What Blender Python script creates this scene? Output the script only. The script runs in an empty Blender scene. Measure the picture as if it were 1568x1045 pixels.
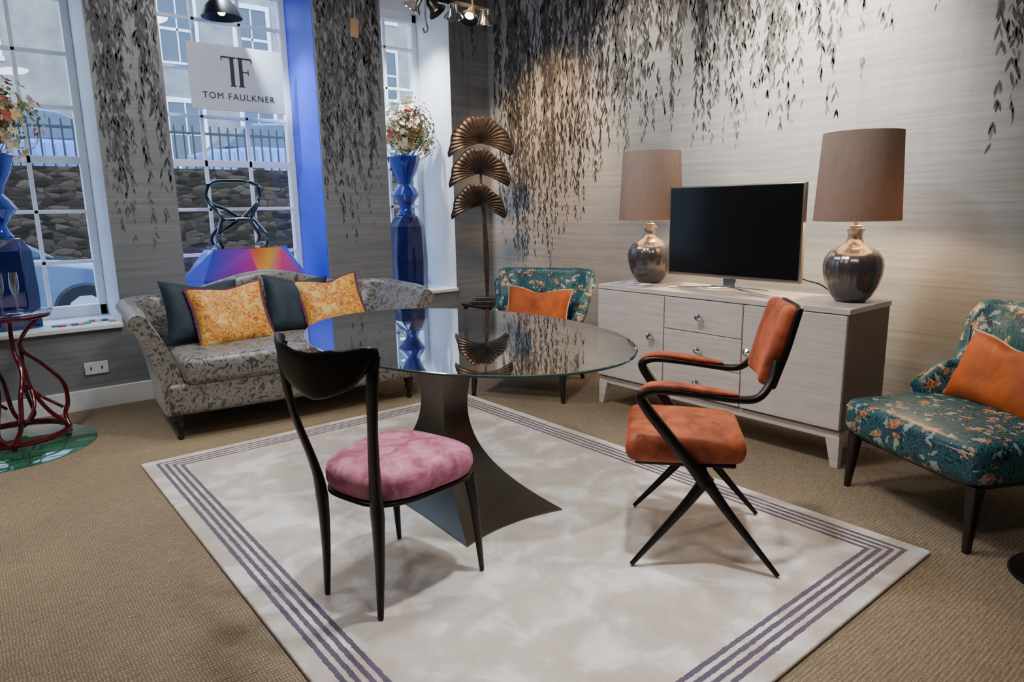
import bpy, math, random
from mathutils import Vector, Matrix, Euler, noise
random.seed(7)
pi=math.pi
SC=bpy.context.scene.collection

# ------------------------------------------------------------------ materials
def newmat(name):
    m=bpy.data.materials.new(name); m.use_nodes=True
    nt=m.node_tree; b=nt.nodes['Principled BSDF']
    return m,nt,b
def sock(node,*names):
    for n in names:
        if n in node.inputs: return node.inputs[n]
def coords(nt,kind='Object',scale=(1,1,1),rot=(0,0,0)):
    tc=nt.nodes.new('ShaderNodeTexCoord')
    mp=nt.nodes.new('ShaderNodeMapping')
    mp.inputs['Scale'].default_value=scale
    mp.inputs['Rotation'].default_value=rot
    if kind=='World':
        g=nt.nodes.new('ShaderNodeNewGeometry'); nt.links.new(g.outputs['Position'],mp.inputs['Vector'])
    else:
        nt.links.new(tc.outputs[kind],mp.inputs['Vector'])
    return mp.outputs[0]
def noise(nt,vec,scale=5,detail=4,rough=.55,dist=0):
    n=nt.nodes.new('ShaderNodeTexNoise'); nt.links.new(vec,n.inputs['Vector'])
    n.inputs['Scale'].default_value=scale; n.inputs['Detail'].default_value=detail
    n.inputs['Roughness'].default_value=rough; n.inputs['Distortion'].default_value=dist
    return n
def ramp(nt,fac,stops,interp='LINEAR'):
    r=nt.nodes.new('ShaderNodeValToRGB'); nt.links.new(fac,r.inputs[0])
    cr=r.color_ramp; cr.interpolation=interp
    while len(cr.elements)<len(stops): cr.elements.new(.5)
    for e,(p,c) in zip(cr.elements,stops):
        e.position=p; e.color=(c[0],c[1],c[2],1)
    return r.outputs[0]
def mixc(nt,fac,a,b,mode='MIX'):
    m=nt.nodes.new('ShaderNodeMix'); m.data_type='RGBA'; m.blend_type=mode
    if isinstance(fac,(int,float)): m.inputs[0].default_value=fac
    else: nt.links.new(fac,m.inputs[0])
    for i,v in ((6,a),(7,b)):
        if isinstance(v,(tuple,list)): m.inputs[i].default_value=(v[0],v[1],v[2],1)
        else: nt.links.new(v,m.inputs[i])
    return m.outputs[2]
def mth(nt,op,a,b=None,c=None):
    m=nt.nodes.new('ShaderNodeMath'); m.operation=op
    for i,v in enumerate((a,b,c)):
        if v is None: continue
        if isinstance(v,(int,float)): m.inputs[i].default_value=v
        else: nt.links.new(v,m.inputs[i])
    return m.outputs[0]
def bump(nt,b,h,strength=.3,dist=.01):
    bn=nt.nodes.new('ShaderNodeBump'); bn.inputs['Strength'].default_value=strength
    bn.inputs['Distance'].default_value=dist
    nt.links.new(h,bn.inputs['Height']); nt.links.new(bn.outputs[0],b.inputs['Normal'])
def simple(name,col,rough=.5,metal=0,var=.12,scale=6,bmp=0,bscale=60,sheen=0,coat=0,kind='Object',emis=None):
    m,nt,b=newmat(name)
    v=coords(nt,kind)
    n=noise(nt,v,scale)
    lo=tuple(max(0,c*(1-var)) for c in col); hi=tuple(min(1,c*(1+var)) for c in col)
    nt.links.new(ramp(nt,n.outputs[0],[(.3,lo),(.7,hi)]),b.inputs['Base Color'])
    b.inputs['Roughness'].default_value=rough; b.inputs['Metallic'].default_value=metal
    if sheen: sock(b,'Sheen Weight').default_value=sheen; sock(b,'Sheen Roughness').default_value=.4
    if coat: sock(b,'Coat Weight').default_value=coat
    if bmp:
        n2=noise(nt,v,bscale,3); bump(nt,b,n2.outputs[0],bmp,.004)
    if emis:
        b.inputs['Emission Color'].default_value=(*emis[0],1); b.inputs['Emission Strength'].default_value=emis[1]
    return m

# wallpaper ground: silk with horizontal slubs and faint vertical washes high up
def wallpaper(name,base,wash=.5):
    m,nt,b=newmat(name)
    v=coords(nt,'World',(.45,.45,12)); n=noise(nt,v,3,6,.65,.25)
    v2=coords(nt,'World',(1,1,1)); n2=noise(nt,v2,1.1,3)
    c1=ramp(nt,n.outputs[0],[(.25,tuple(x*.72 for x in base)),(.75,tuple(x*1.25 for x in base))])
    c2=ramp(nt,n2.outputs[0],[(.3,(.85,.88,.93)),(.7,(1.1,1.08,1.05))])
    c=mixc(nt,1,c1,c2,'MULTIPLY')
    g=nt.nodes.new('ShaderNodeSeparateXYZ'); gg=nt.nodes.new('ShaderNodeNewGeometry')
    nt.links.new(gg.outputs['Position'],g.inputs[0])
    fr=mth(nt,'FRACT',mth(nt,'DIVIDE',g.outputs[2],.31))
    ln=mth(nt,'LESS_THAN',fr,.016)
    c=mixc(nt,mth(nt,'MULTIPLY',ln,.3),c,(.12,.12,.13))
    n5=noise(nt,coords(nt,'World',(6,6,.5)),1.8,6,.75,.6)
    mk_=ramp(nt,n5.outputs[0],[(.48,(0,0,0)),(.64,(1,1,1))])
    hg=nt.nodes.new('ShaderNodeMapRange'); hg.inputs[1].default_value=1.3; hg.inputs[2].default_value=2.7
    nt.links.new(g.outputs[2],hg.inputs[0])
    c=mixc(nt,mth(nt,'MULTIPLY',mth(nt,'MULTIPLY',mk_,hg.outputs[0]),wash),c,tuple(x*.4 for x in base))
    nt.links.new(c,b.inputs['Base Color']); b.inputs['Roughness'].default_value=.42
    sock(b,'Specular IOR Level').default_value=.6
    bump(nt,b,n.outputs[0],.15,.003)
    return m
MW=wallpaper('wallpaper_silk',(.285,.292,.302),.4)
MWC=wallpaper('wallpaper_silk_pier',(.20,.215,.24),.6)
M_leafs=[simple('mural_leaf_dark',(.024,.024,.026),.6),simple('mural_leaf_mid',(.052,.05,.052),.6),simple('mural_leaf_light',(.115,.112,.112),.6)]
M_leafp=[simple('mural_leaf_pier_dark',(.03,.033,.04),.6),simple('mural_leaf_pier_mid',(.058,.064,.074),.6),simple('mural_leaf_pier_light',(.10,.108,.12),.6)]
M_white=simple('white_paint',(.76,.80,.86),.45,var=.03)
M_other=simple('plain_wall_paint',(.3,.29,.28),.8,var=.05)
M_ceil=simple('ceiling_paint',(.6,.58,.55),.8,var=.03)
M_blue=simple('blue_reveal_paint',(.030,.065,.75),.4,var=.15,scale=2)
M_frame=simple('window_frame_white',(.80,.87,.96),.4,var=.03)

def sisal():
    m,nt,b=newmat('sisal_carpet')
    v=coords(nt,'World')
    w=nt.nodes.new('ShaderNodeTexWave'); nt.links.new(v,w.inputs['Vector']); w.inputs['Scale'].default_value=22; w.bands_direction='Y'
    w.inputs['Distortion'].default_value=4; w.inputs['Detail'].default_value=3; w.inputs['Detail Scale'].default_value=3
    w2=nt.nodes.new('ShaderNodeTexWave'); nt.links.new(v,w2.inputs['Vector']); w2.inputs['Scale'].default_value=30; w2.bands_direction='X'
    w2.inputs['Distortion'].default_value=5; w2.inputs['Detail'].default_value=3
    n=noise(nt,coords(nt,'World',(1,12,1)),14,5,.8); n3=noise(nt,v,1.2,3)
    mm=mth(nt,'MULTIPLY',w.outputs['Fac'],w2.outputs['Fac'])
    mm=mth(nt,'ADD',mth(nt,'MULTIPLY',mm,.35),mth(nt,'MULTIPLY',n.outputs[0],.85))
    c=ramp(nt,mm,[(.28,(.095,.072,.046)),(.58,(.28,.22,.145)),(.88,(.52,.43,.30))])
    c=mixc(nt,1,c,ramp(nt,n3.outputs[0],[(.3,(.84,.83,.82)),(.7,(1.12,1.08,1.02))]),'MULTIPLY')
    nt.links.new(c,b.inputs['Base Color']); b.inputs['Roughness'].default_value=.9
    bump(nt,b,mm,.6,.005); return m
M_floor=sisal()

RX0,RX1,RY0,RY1=.66,2.88,.91,4.15
def rugmat():
    m,nt,b=newmat('wool_rug')
    v=coords(nt,'World'); s=nt.nodes.new('ShaderNodeSeparateXYZ'); nt.links.new(v,s.inputs[0])
    dx=mth(nt,'SUBTRACT',(RX1-RX0)/2,mth(nt,'ABSOLUTE',mth(nt,'SUBTRACT',s.outputs[0],(RX0+RX1)/2)))
    dy=mth(nt,'SUBTRACT',(RY1-RY0)/2,mth(nt,'ABSOLUTE',mth(nt,'SUBTRACT',s.outputs[1],(RY0+RY1)/2)))
    d=mth(nt,'MINIMUM',dx,dy)
    nn=noise(nt,v,45,3,.7); d=mth(nt,'ADD',d,mth(nt,'MULTIPLY',mth(nt,'SUBTRACT',nn.outputs[0],.5),.012))
    fr=mth(nt,'FRACT',mth(nt,'DIVIDE',mth(nt,'SUBTRACT',d,.062),.034))
    st=mth(nt,'LESS_THAN',fr,.52)
    st=mth(nt,'MULTIPLY',st,mth(nt,'GREATER_THAN',d,.062)); st=mth(nt,'MULTIPLY',st,mth(nt,'LESS_THAN',d,.062+.034*4))
    n=noise(nt,coords(nt,'World',(1,1,1)),5.0,4,.55,.5); n2=noise(nt,v,140,2)
    base=ramp(nt,n.outputs[0],[(.36,(.55,.475,.425)),(.50,(.63,.565,.52)),(.59,(.80,.765,.755)),(.70,(.88,.87,.89))])  # whitish mottling paints the pile's sheen into the base colour
    c=mixc(nt,st,base,(.10,.075,.13))
    c=mixc(nt,.18,c,n2.outputs['Color'],'OVERLAY')
    nt.links.new(c,b.inputs['Base Color']); b.inputs['Roughness'].default_value=.85
    sock(b,'Sheen Weight').default_value=.4
    n4=noise(nt,v,9,4)
    hh=mth(nt,'ADD',mth(nt,'MULTIPLY',n4.outputs[0],1.0),mth(nt,'MULTIPLY',n2.outputs[0],.25))
    bump(nt,b,hh,.9,.016); return m
M_rug=rugmat()

def damask(name,a,bcol,scale=9,sheen=.3,rough=.6,mid=None,stops=None):
    m,nt,b=newmat(name); v=coords(nt,'Object')
    n=noise(nt,v,scale,2,.5,2.2)
    w=nt.nodes.new('ShaderNodeTexVoronoi'); nt.links.new(v,w.inputs['Vector']); w.inputs['Scale'].default_value=scale*1.3
    w.feature='SMOOTH_F1'
    k=mth(nt,'ADD',n.outputs[0],mth(nt,'MULTIPLY',mth(nt,'SUBTRACT',w.outputs['Distance'],.3),.35))
    mid=mid or a
    c=ramp(nt,k,stops or [(.44,a),(.47,bcol),(.52,bcol),(.55,mid),(.60,bcol),(.68,a)])
    n2=noise(nt,v,150,2); c=mixc(nt,.3,c,n2.outputs['Color'],'OVERLAY')
    nt.links.new(c,b.inputs['Base Color']); b.inputs['Roughness'].default_value=rough
    sock(b,'Sheen Weight').default_value=sheen
    bump(nt,b,k,.2,.003); return m
M_sofa=damask('sofa_damask',(.050,.045,.040),(.215,.207,.20),14,.2,.36,(.10,.092,.084))
YB_,YR_,YO_=(.66,.36,.045),(.26,.035,.012),(.60,.19,.02)
M_pilY=damask('yellow_paisley',YB_,YR_,8,.15,.6,None,[(.38,YB_),(.42,YO_),(.455,YR_),(.475,YB_),(.54,YB_),(.57,YR_),(.60,YO_),(.64,YB_),(.70,(.58,.44,.15))])
def floral():
    m,nt,b=newmat('floral_fabric'); v=coords(nt,'Object')
    n=noise(nt,v,14,3,.6)
    vv=mixc(nt,.10,v,n.outputs['Color'],'ADD')
    w=nt.nodes.new('ShaderNodeTexVoronoi'); nt.links.new(vv,w.inputs['Vector']); w.inputs['Scale'].default_value=42
    sp=nt.nodes.new('ShaderNodeSeparateColor'); nt.links.new(w.outputs['Color'],sp.inputs[0])
    g=noise(nt,v,20,3,.6,2.5)
    ground=ramp(nt,g.outputs[0],[(.40,(.003,.007,.014)),(.43,(.008,.11,.13)),(.48,(.02,.21,.23)),(.50,(.003,.008,.016)),(.55,(.003,.008,.016)),(.57,(.06,.20,.34)),(.61,(.003,.01,.018)),(.66,(.01,.12,.14))])
    f=nt.nodes.new('ShaderNodeTexVoronoi'); nt.links.new(vv,f.inputs['Vector']); f.inputs['Scale'].default_value=10.5
    fd=mth(nt,'ADD',f.outputs['Distance'],mth(nt,'MULTIPLY',mth(nt,'SUBTRACT',w.outputs['Distance'],.3),.45))
    bl=ramp(nt,fd,[(.0,(.50,.45,.32)),(.09,(.50,.14,.03)),(.18,(.18,.03,.012)),(.23,(.55,.20,.06)),(.30,(.36,.40,.34)),(.335,(.003,.008,.016))],'CONSTANT')
    fm=mth(nt,'LESS_THAN',fd,.37)
    c=mixc(nt,fm,ground,bl)
    c=mixc(nt,mth(nt,'MULTIPLY',mth(nt,'GREATER_THAN',sp.outputs[0],.91),.85),c,(.38,.42,.37))
    nt.links.new(c,b.inputs['Base Color']); b.inputs['Roughness'].default_value=.42
    bump(nt,b,sp.outputs[0],.05,.0015); return m
M_floral=floral()
def velvet(name,col,hi,scale=9,sh=.45):
    m,nt,b=newmat(name); v=coords(nt,'Object'); n=noise(nt,v,scale,4,.6,.6)
    nt.links.new(ramp(nt,n.outputs[0],[(.38,col),(.66,hi)]),b.inputs['Base Color']); b.inputs['Roughness'].default_value=.7
    sock(b,'Sheen Weight').default_value=sh; sock(b,'Sheen Roughness').default_value=.35
    sock(b,'Sheen Tint').default_value=(*[min(1,c*1.6+.05) for c in hi],1)
    n2=noise(nt,v,200,2); bump(nt,b,n2.outputs[0],.12,.002); return m
M_pink=velvet('pink_velvet',(.27,.06,.115),(.58,.22,.33),14)
M_rust=velvet('rust_velvet',(.19,.032,.009),(.42,.09,.027),12)
M_orange=velvet('orange_velvet',(.30,.05,.004),(.48,.11,.009),6,.3)
M_navy=velvet('navy_velvet',(.002,.010,.022),(.004,.026,.05),9,.05)
M_pipe=simple('cream_piping',(.55,.48,.36),.7)
M_fringe=simple('fringe_brown',(.10,.02,.035),.8)
M_bronze=simple('dark_bronze',(.012,.010,.010),.36,.6,var=.2,scale=20)
M_base=simple('table_base_bronze',(.11,.10,.092),.28,.95,var=.15,scale=3)
M_black=simple('black_metal',(.012,.012,.013),.35,.6)
M_darkwood=simple('dark_wood',(.016,.010,.008),.3,var=.3)
M_chrome=simple('chrome',(.75,.75,.76),.12,1,var=.02)
M_ginkgo=simple('ginkgo_bronze',(.085,.07,.064),.4,.75,var=.4,scale=14)
M_redm=simple('red_lacquer',(.10,.003,.010),.15,.3,coat=.6)
M_cobalt=simple('cobalt_glaze',(.005,.03,.32),.08,.3,coat=1,var=.5,scale=5)
M_navyg=simple('navy_gloss',(.005,.014,.12),.1,.3,coat=1)
M_screen=simple('tv_screen',(.004,.005,.006),.13,0,var=.05)
M_bezel=simple('tv_bezel',(.33,.29,.25),.3,.8)
M_paper=simple('paper',(.75,.74,.75),.6,var=.03)
M_tag=simple('tag_card',(.42,.27,.16),.7)
M_purple=simple('purple_print',(.25,.15,.5),.5)

def woodmat(name,a,bcol):
    m,nt,b=newmat(name); v=coords(nt,'Object',(7,1.0,14)); n=noise(nt,v,3.5,6,.7,.6)
    nt.links.new(ramp(nt,n.outputs[0],[(.3,a),(.7,bcol)]),b.inputs['Base Color']); b.inputs['Roughness'].default_value=.45
    bump(nt,b,n.outputs[0],.06,.002); return m
M_wood=woodmat('bleached_wood',(.56,.485,.455),(.78,.715,.68))
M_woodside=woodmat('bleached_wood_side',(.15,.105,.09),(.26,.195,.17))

def glassy(name,tint,edge=.06,pw=4,rough=.0):
    m=bpy.data.materials.new(name); m.use_nodes=True; nt=m.node_tree; nt.nodes.clear()
    o=nt.nodes.new('ShaderNodeOutputMaterial'); mx=nt.nodes.new('ShaderNodeMixShader')
    t=nt.nodes.new('ShaderNodeBsdfTransparent'); t.inputs[0].default_value=(*tint,1)
    g=nt.nodes.new('ShaderNodeBsdfGlossy'); g.inputs['Roughness'].default_value=rough; g.inputs[0].default_value=(.95,.97,1,1)
    lw=nt.nodes.new('ShaderNodeLayerWeight'); lw.inputs[0].default_value=.5
    f=mth(nt,'POWER',lw.outputs['Facing'],pw); f=mth(nt,'ADD',mth(nt,'MULTIPLY',f,.9),edge)
    nt.links.new(f,mx.inputs[0]); nt.links.new(t.outputs[0],mx.inputs[1]); nt.links.new(g.outputs[0],mx.inputs[2])
    nt.links.new(mx.outputs[0],o.inputs[0]); return m
M_glass=glassy('window_glass',(.96,.98,1),.02,5)
M_tglass=glassy('smoked_table_glass',(.74,.77,.78),.12,2.4)
M_flute=glassy('crystal',(.9,.92,.95),.12,3)
M_teal_refl=glassy('teal_reflection',(.55,.90,.80),.06,4)  # see-through tint standing in for teal light reflected on the floor
M_gedge=simple('glass_edge_green',(.03,.07,.065),.1,coat=1)

def shade():
    m=bpy.data.materials.new('silk_shade'); m.use_nodes=True; nt=m.node_tree; nt.nodes.clear()
    o=nt.nodes.new('ShaderNodeOutputMaterial'); mx=nt.nodes.new('ShaderNodeMixShader'); mx.inputs[0].default_value=.10
    d=nt.nodes.new('ShaderNodeBsdfDiffuse'); t=nt.nodes.new('ShaderNodeBsdfTranslucent'); t.inputs[0].default_value=(.6,.42,.28,1)
    v=coords(nt,'Object',(30,30,1)); n=noise(nt,v,6,3)
    nt.links.new(ramp(nt,n.outputs[0],[(.3,(.37,.285,.245)),(.7,(.45,.35,.305))]),d.inputs[0])
    nt.links.new(d.outputs[0],mx.inputs[1]); nt.links.new(t.outputs[0],mx.inputs[2]); nt.links.new(mx.outputs[0],o.inputs[0]); return m
M_shade=shade()
def mercury():
    m,nt,b=newmat('mercury_glass'); v=coords(nt,'Object'); s=nt.nodes.new('ShaderNodeSeparateXYZ'); nt.links.new(v,s.inputs[0])
    n=noise(nt,v,30,4)
    k=mth(nt,'ADD',mth(nt,'DIVIDE',s.outputs[2],.44),mth(nt,'MULTIPLY',mth(nt,'SUBTRACT',n.outputs[0],.5),.4))
    c=ramp(nt,k,[(.1,(.11,.105,.11)),(.45,(.17,.16,.165)),(.68,(.30,.28,.27)),(.92,(.72,.66,.56))])
    nt.links.new(c,b.inputs['Base Color']); b.inputs['Metallic'].default_value=.75; b.inputs['Roughness'].default_value=.2
    return m
M_merc=mercury()

# ------------------------------------------------------------------ mesh helpers
def empty(name,loc=(0,0,0),rz=0):
    e=bpy.data.objects.new(name,None); e.empty_display_size=.1; e.location=loc; e.rotation_euler=(0,0,rz); SC.objects.link(e); return e
def mk(name,verts,faces,mat,parent=None,smooth=True,bevel=0,bseg=2,sub=0,ang=40,loc=None,midx=None):
    me=bpy.data.meshes.new(name); me.from_pydata([tuple(v) for v in verts],[],faces)
    mats=mat if isinstance(mat,(list,tuple)) else [mat]
    for mm in mats: me.materials.append(mm)
    if midx: me.polygons.foreach_set('material_index',midx)
    me.polygons.foreach_set('use_smooth',[bool(smooth)]*len(me.polygons))
    if smooth:
        try: me.set_sharp_from_angle(angle=math.radians(ang))
        except Exception: pass
    me.update()
    o=bpy.data.objects.new(name,me); SC.objects.link(o)
    if loc: o.location=loc
    if parent: o.parent=parent
    if bevel:
        b=o.modifiers.new('bevel','BEVEL'); b.width=bevel; b.segments=bseg; b.limit_method='ANGLE'
    if sub:
        s=o.modifiers.new('sub','SUBSURF'); s.levels=sub; s.render_levels=sub
    return o
BF=[(0,3,2,1),(4,5,6,7),(0,1,5,4),(1,2,6,5),(2,3,7,6),(3,0,4,7)]
def boxv(c,s):
    x,y,z=c; a,b,d=s[0]/2,s[1]/2,s[2]/2
    return [(x-a,y-b,z-d),(x+a,y-b,z-d),(x+a,y+b,z-d),(x-a,y+b,z-d),(x-a,y-b,z+d),(x+a,y-b,z+d),(x+a,y+b,z+d),(x-a,y+b,z+d)]
def boxes(name,lst,mat,parent=None,bevel=0,bseg=2,mtx=None):
    V=[];F=[]
    for c,s in lst:
        o=len(V); V+=boxv(c,s); F+=[tuple(i+o for i in f) for f in BF]
    if mtx: V=[mtx@Vector(v) for v in V]
    return mk(name,V,F,mat,parent,smooth=bevel>0,bevel=bevel,bseg=bseg)
def span(x0,x1,y0,y1,z0,z1): return (((x0+x1)/2,(y0+y1)/2,(z0+z1)/2),(x1-x0,y1-y0,z1-z0))
def fixn(o):
    import bmesh
    bm=bmesh.new(); bm.from_mesh(o.data); bmesh.ops.recalc_face_normals(bm,faces=bm.faces); bm.to_mesh(o.data); bm.free(); return o
def softbox(name,c,half,r,mat,parent,crown=0,fn=None,mtx=None):
    def axis(h):
        e=[0,.08,.25,.5,1]; L=[-h+r*k for k in e]; inner=[(-1+2*i/7)*(h-r) for i in range(1,7)]
        return L+inner+[-x for x in reversed(L)]
    A=[axis(h) for h in half]; V=[];idx={};F=[]
    def vid(i,j,k):
        key=(i,j,k)
        if key in idx: return idx[key]
        p=Vector((A[0][i],A[1][j],A[2][k]))
        q=Vector([max(-(half[n]-r),min(half[n]-r,p[n])) for n in range(3)])
        d=p-q
        if d.length>1e-9: p=q+d.normalized()*r
        f=(1-(p.x/half[0])**2)*(1-(p.y/half[1])**2)
        p.z+=crown*max(0,f)*(1 if p.z>0 else -1)*(abs(p.z)/half[2])
        if fn: p=Vector(fn(p))
        p=p+Vector(c)
        if mtx: p=mtx@p
        idx[key]=len(V); V.append(p); return idx[key]
    n=[len(a)-1 for a in A]
    for a,bx,cx in ((0,1,2),(1,2,0),(2,0,1)):
        for side in (0,n[a]):
            for i in range(n[bx]):
                for j in range(n[cx]):
                    q=[]
                    for di,dj in ((0,0),(1,0),(1,1),(0,1)):
                        t=[0,0,0]; t[a]=side; t[bx]=i+di; t[cx]=j+dj; q.append(vid(*t))
                    if side==0: q.reverse()
                    F.append(tuple(q))
    return mk(name,V,F,mat,parent,ang=75)
def lathe(name,prof,mat,parent=None,c=(0,0,0),seg=40,rib=0,ribn=16,smooth=True,capb=True,capt=False,mtx=None):
    V=[];F=[]
    for r,z in prof:
        for i in range(seg):
            a=2*pi*i/seg; rr=r*(1+rib*abs(math.cos(a*ribn/2)) if rib else 1)
            V.append(Vector((c[0]+rr*math.cos(a),c[1]+rr*math.sin(a),c[2]+z)))
    for j in range(len(prof)-1):
        for i in range(seg):
            k=(i+1)%seg; F.append((j*seg+i,j*seg+k,(j+1)*seg+k,(j+1)*seg+i))
    if capb: F.append(tuple(reversed(range(seg))))
    if capt: F.append(tuple((len(prof)-1)*seg+i for i in range(seg)))
    if mtx: V=[mtx@v for v in V]
    return mk(name,V,F,mat,parent,smooth=smooth,ang=50)
def catmull(P,n=8):
    P=[Vector(p) for p in P]
    if len(P)<3:
        return [P[0].lerp(P[-1],i/n) for i in range(n+1)],[i/n for i in range(n+1)]
    Q=[P[0]*2-P[1]]+P+[P[-1]*2-P[-2]]; out=[];T=[]
    for i in range(1,len(Q)-2):
        for k in range(n):
            t=k/n; a,b,c,d=Q[i-1],Q[i],Q[i+1],Q[i+2]
            out.append(.5*((2*b)+(c-a)*t+(2*a-5*b+4*c-d)*t*t+(3*b-a-3*c+d)*t**3)); T.append(i-1+t)
    out.append(P[-1]); T.append(len(P)-1)
    return out,[t/(len(P)-1) for t in T]
def interp(L,t):
    if isinstance(L,(int,float)): return L
    x=t*(len(L)-1); i=min(int(x),len(L)-2); return L[i]+(L[i+1]-L[i])*(x-i)
def sweep(name,P,w,t,mat,parent=None,side=(0,1,0),n=8,seg=12,sup=2.6):
    pts,T=catmull(P,n); V=[];F=[]
    S=Vector(side)
    for i,p in enumerate(pts):
        a=pts[max(0,i-1)]; b=pts[min(len(pts)-1,i+1)]; tg=(b-a).normalized()
        s=(S-tg*S.dot(tg)); s=s.normalized() if s.length>1e-5 else tg.orthogonal().normalized()
        nn=tg.cross(s); ww=interp(w,T[i]); tt=interp(t,T[i])
        for k in range(seg):
            an=2*pi*k/seg; cx=math.cos(an); sx=math.sin(an)
            cx=math.copysign(abs(cx)**(2/sup),cx); sx=math.copysign(abs(sx)**(2/sup),sx)
            V.append(p+s*ww*cx+nn*tt*sx)
    for j in range(len(pts)-1):
        for k in range(seg):
            l=(k+1)%seg; F.append((j*seg+k,j*seg+l,(j+1)*seg+l,(j+1)*seg+k))
    F.append(tuple(reversed(range(seg)))); F.append(tuple((len(pts)-1)*seg+k for k in range(seg)))
    return mk(name,V,F,mat,parent,ang=55)
def pillow(name,w,h,t,mat,parent,mtx,pipe=None,fringe=False,chop=0):
    n=20;V=[];F=[]
    def P(i,j,s):
        u=-1+2*i/n; v=-1+2*j/n
        pu=1-.10*(1-v*v)*abs(u)**3; pv=1-.10*(1-u*u)*abs(v)**3
        z=s*t/2*((1-u**4)*(1-v**4))**.55
        z+=.008*math.sin(7*u+3*v)*(1-u*u)*(1-v*v)
        y=v*pv*h/2
        if chop: y-=chop*max(0,v)**1.5*math.exp(-(u/.38)**2)*h
        return mtx@Vector((u*pu*w/2,y,z))
    for s in (1,-1):
        o=len(V)
        for i in range(n+1):
            for j in range(n+1): V.append(P(i,j,s))
        for i in range(n):
            for j in range(n):
                q=[o+i*(n+1)+j,o+(i+1)*(n+1)+j,o+(i+1)*(n+1)+j+1,o+i*(n+1)+j+1]
                if s<0:q.reverse()
                F.append(tuple(q))
    mk(name,V,F,mat,parent,ang=80)
    if pipe:
        E=[P(i,0,1) for i in range(n)]+[P(n,j,1) for j in range(n)]+[P(n-i,n,1) for i in range(n)]+[P(0,n-j,1) for j in range(n+1)]
        if fringe:
            c=mtx@Vector((0,0,0)); V=[];F=[];rr=random.Random(len(name))
            for a,b in zip(E,E[1:]):
                for q in range(6):
                    p=a.lerp(b,q/6); d=(p-c).normalized(); tn=(b-a).normalized()*.0022
                    e=p+d*rr.uniform(.014,.022)+Vector((0,0,-.004)); p0=p-d*.008
                    nz=d.cross(tn).normalized()*.003; o=len(V)
                    V+=[p0-tn+nz,p0+tn+nz,p0+tn-nz,p0-tn-nz,e-tn+nz,e+tn+nz,e+tn-nz,e-tn-nz]
                    F+=[tuple(i+o for i in f) for f in BF]
            mk(name+'_fringe',V,F,pipe,parent,smooth=False)
        else:
            sweep(name+'_piping',E,.006,.006,pipe,parent,side=(0,0,1),n=1,seg=6)
def TM(loc,rx=0,ry=0,rz=0):
    return Matrix.Translation(loc)@Euler((rx,ry,rz),'XYZ').to_matrix().to_4x4()

# ------------------------------------------------------------------ room
XW,YW=4.37,5.70; X0,Y0=-3.0,-2.6; CH=3.5
YB=6.30
boxes('floor',[span(X0-.3,XW+.3,Y0-.3,YB+.15,-.1,0)],M_floor)
boxes('ceiling',[span(X0-.3,XW+.3,Y0-.3,YB+.2,CH,CH+.15)],M_ceil)
boxes('wall_right',[span(XW,XW+.25,Y0-.2,YB+.15,0,CH)],MW)
boxes('wall_left',[span(X0-.25,X0,Y0-.2,YB+.15,0,CH)],M_other)
boxes('wall_front',[span(X0,XW,Y0-.25,Y0,0,CH)],M_other)
boxes('baseboard_right',[span(XW-.02,XW,Y0,YW-.001,0,.13)],M_white,bevel=.004)
wb=empty('wall_back')
piers=[(X0,-.55),(.905,1.373),(2.556,3.188),(3.91,XW)]
boxes('piers_core',[span(a,b,YW+.004,YB+.15,0,CH) for a,b in piers],M_white,wb)
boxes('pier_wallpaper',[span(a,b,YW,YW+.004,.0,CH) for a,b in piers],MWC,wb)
wins=[(-.55,.905),(1.373,2.556),(3.188,3.91)]
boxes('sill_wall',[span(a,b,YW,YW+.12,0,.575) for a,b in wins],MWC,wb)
boxes('sill_infill',[span(a,b,YW+.12,YB+.15,0,.575) for a,b in wins],M_white,wb)
boxes('window_head',[span(a,b,YB-.05,YB+.15,3.3,CH) for a,b in wins],M_white,wb)
boxes('blue_reveal',[span(2.55,2.556,YW+.006,YB-.035,.62,CH)],M_blue,wb)
for i,(a,b) in enumerate(wins):
    boxes('trim_%d'%(i+1),[span(a-(.0 if i else 0),b,YW-.035,YB-.03,.578,.612)],M_white,bevel=.006)
boxes('baseboard_back',[span(X0,XW-.02,YW-.022,YW-.001,0,.15)],M_white,bevel=.005)
for i,(a,b) in enumerate(wins):
    w=empty('window_%d'%(i+1)); y=YB
    L=[span(a,a+.055,y-.03,y+.05,.612,3.3),span(b-.055,b,y-.03,y+.05,.612,3.3),span(a,b,y-.03,y+.05,.612,.70),span(a,b,y-.03,y+.05,3.22,3.3)]
    boxes('sash_frame',L,M_frame,w,bevel=.006)
    MU=[]
    n=max(2,round((b-a)/.40)); 
    for q in range(1,n): 
        x=b-.03-q*(b-a-.06)/n; MU.append(span(x-.014,x+.014,y-.012,y+.02,.7,3.22))
    z=1.04
    while z<3.2:
        th=.028 if abs(z-1.80)<.05 else .014
        MU.append(span(a+.05,b-.05,y-.012,y+.02,z-th,z+th)); z+=.385
    boxes('muntins',MU,M_frame,w,bevel=.003)
    boxes('pane',[span(a+.05,b-.05,y+.004,y+.008,.69,3.23)],M_glass,w)

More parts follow.
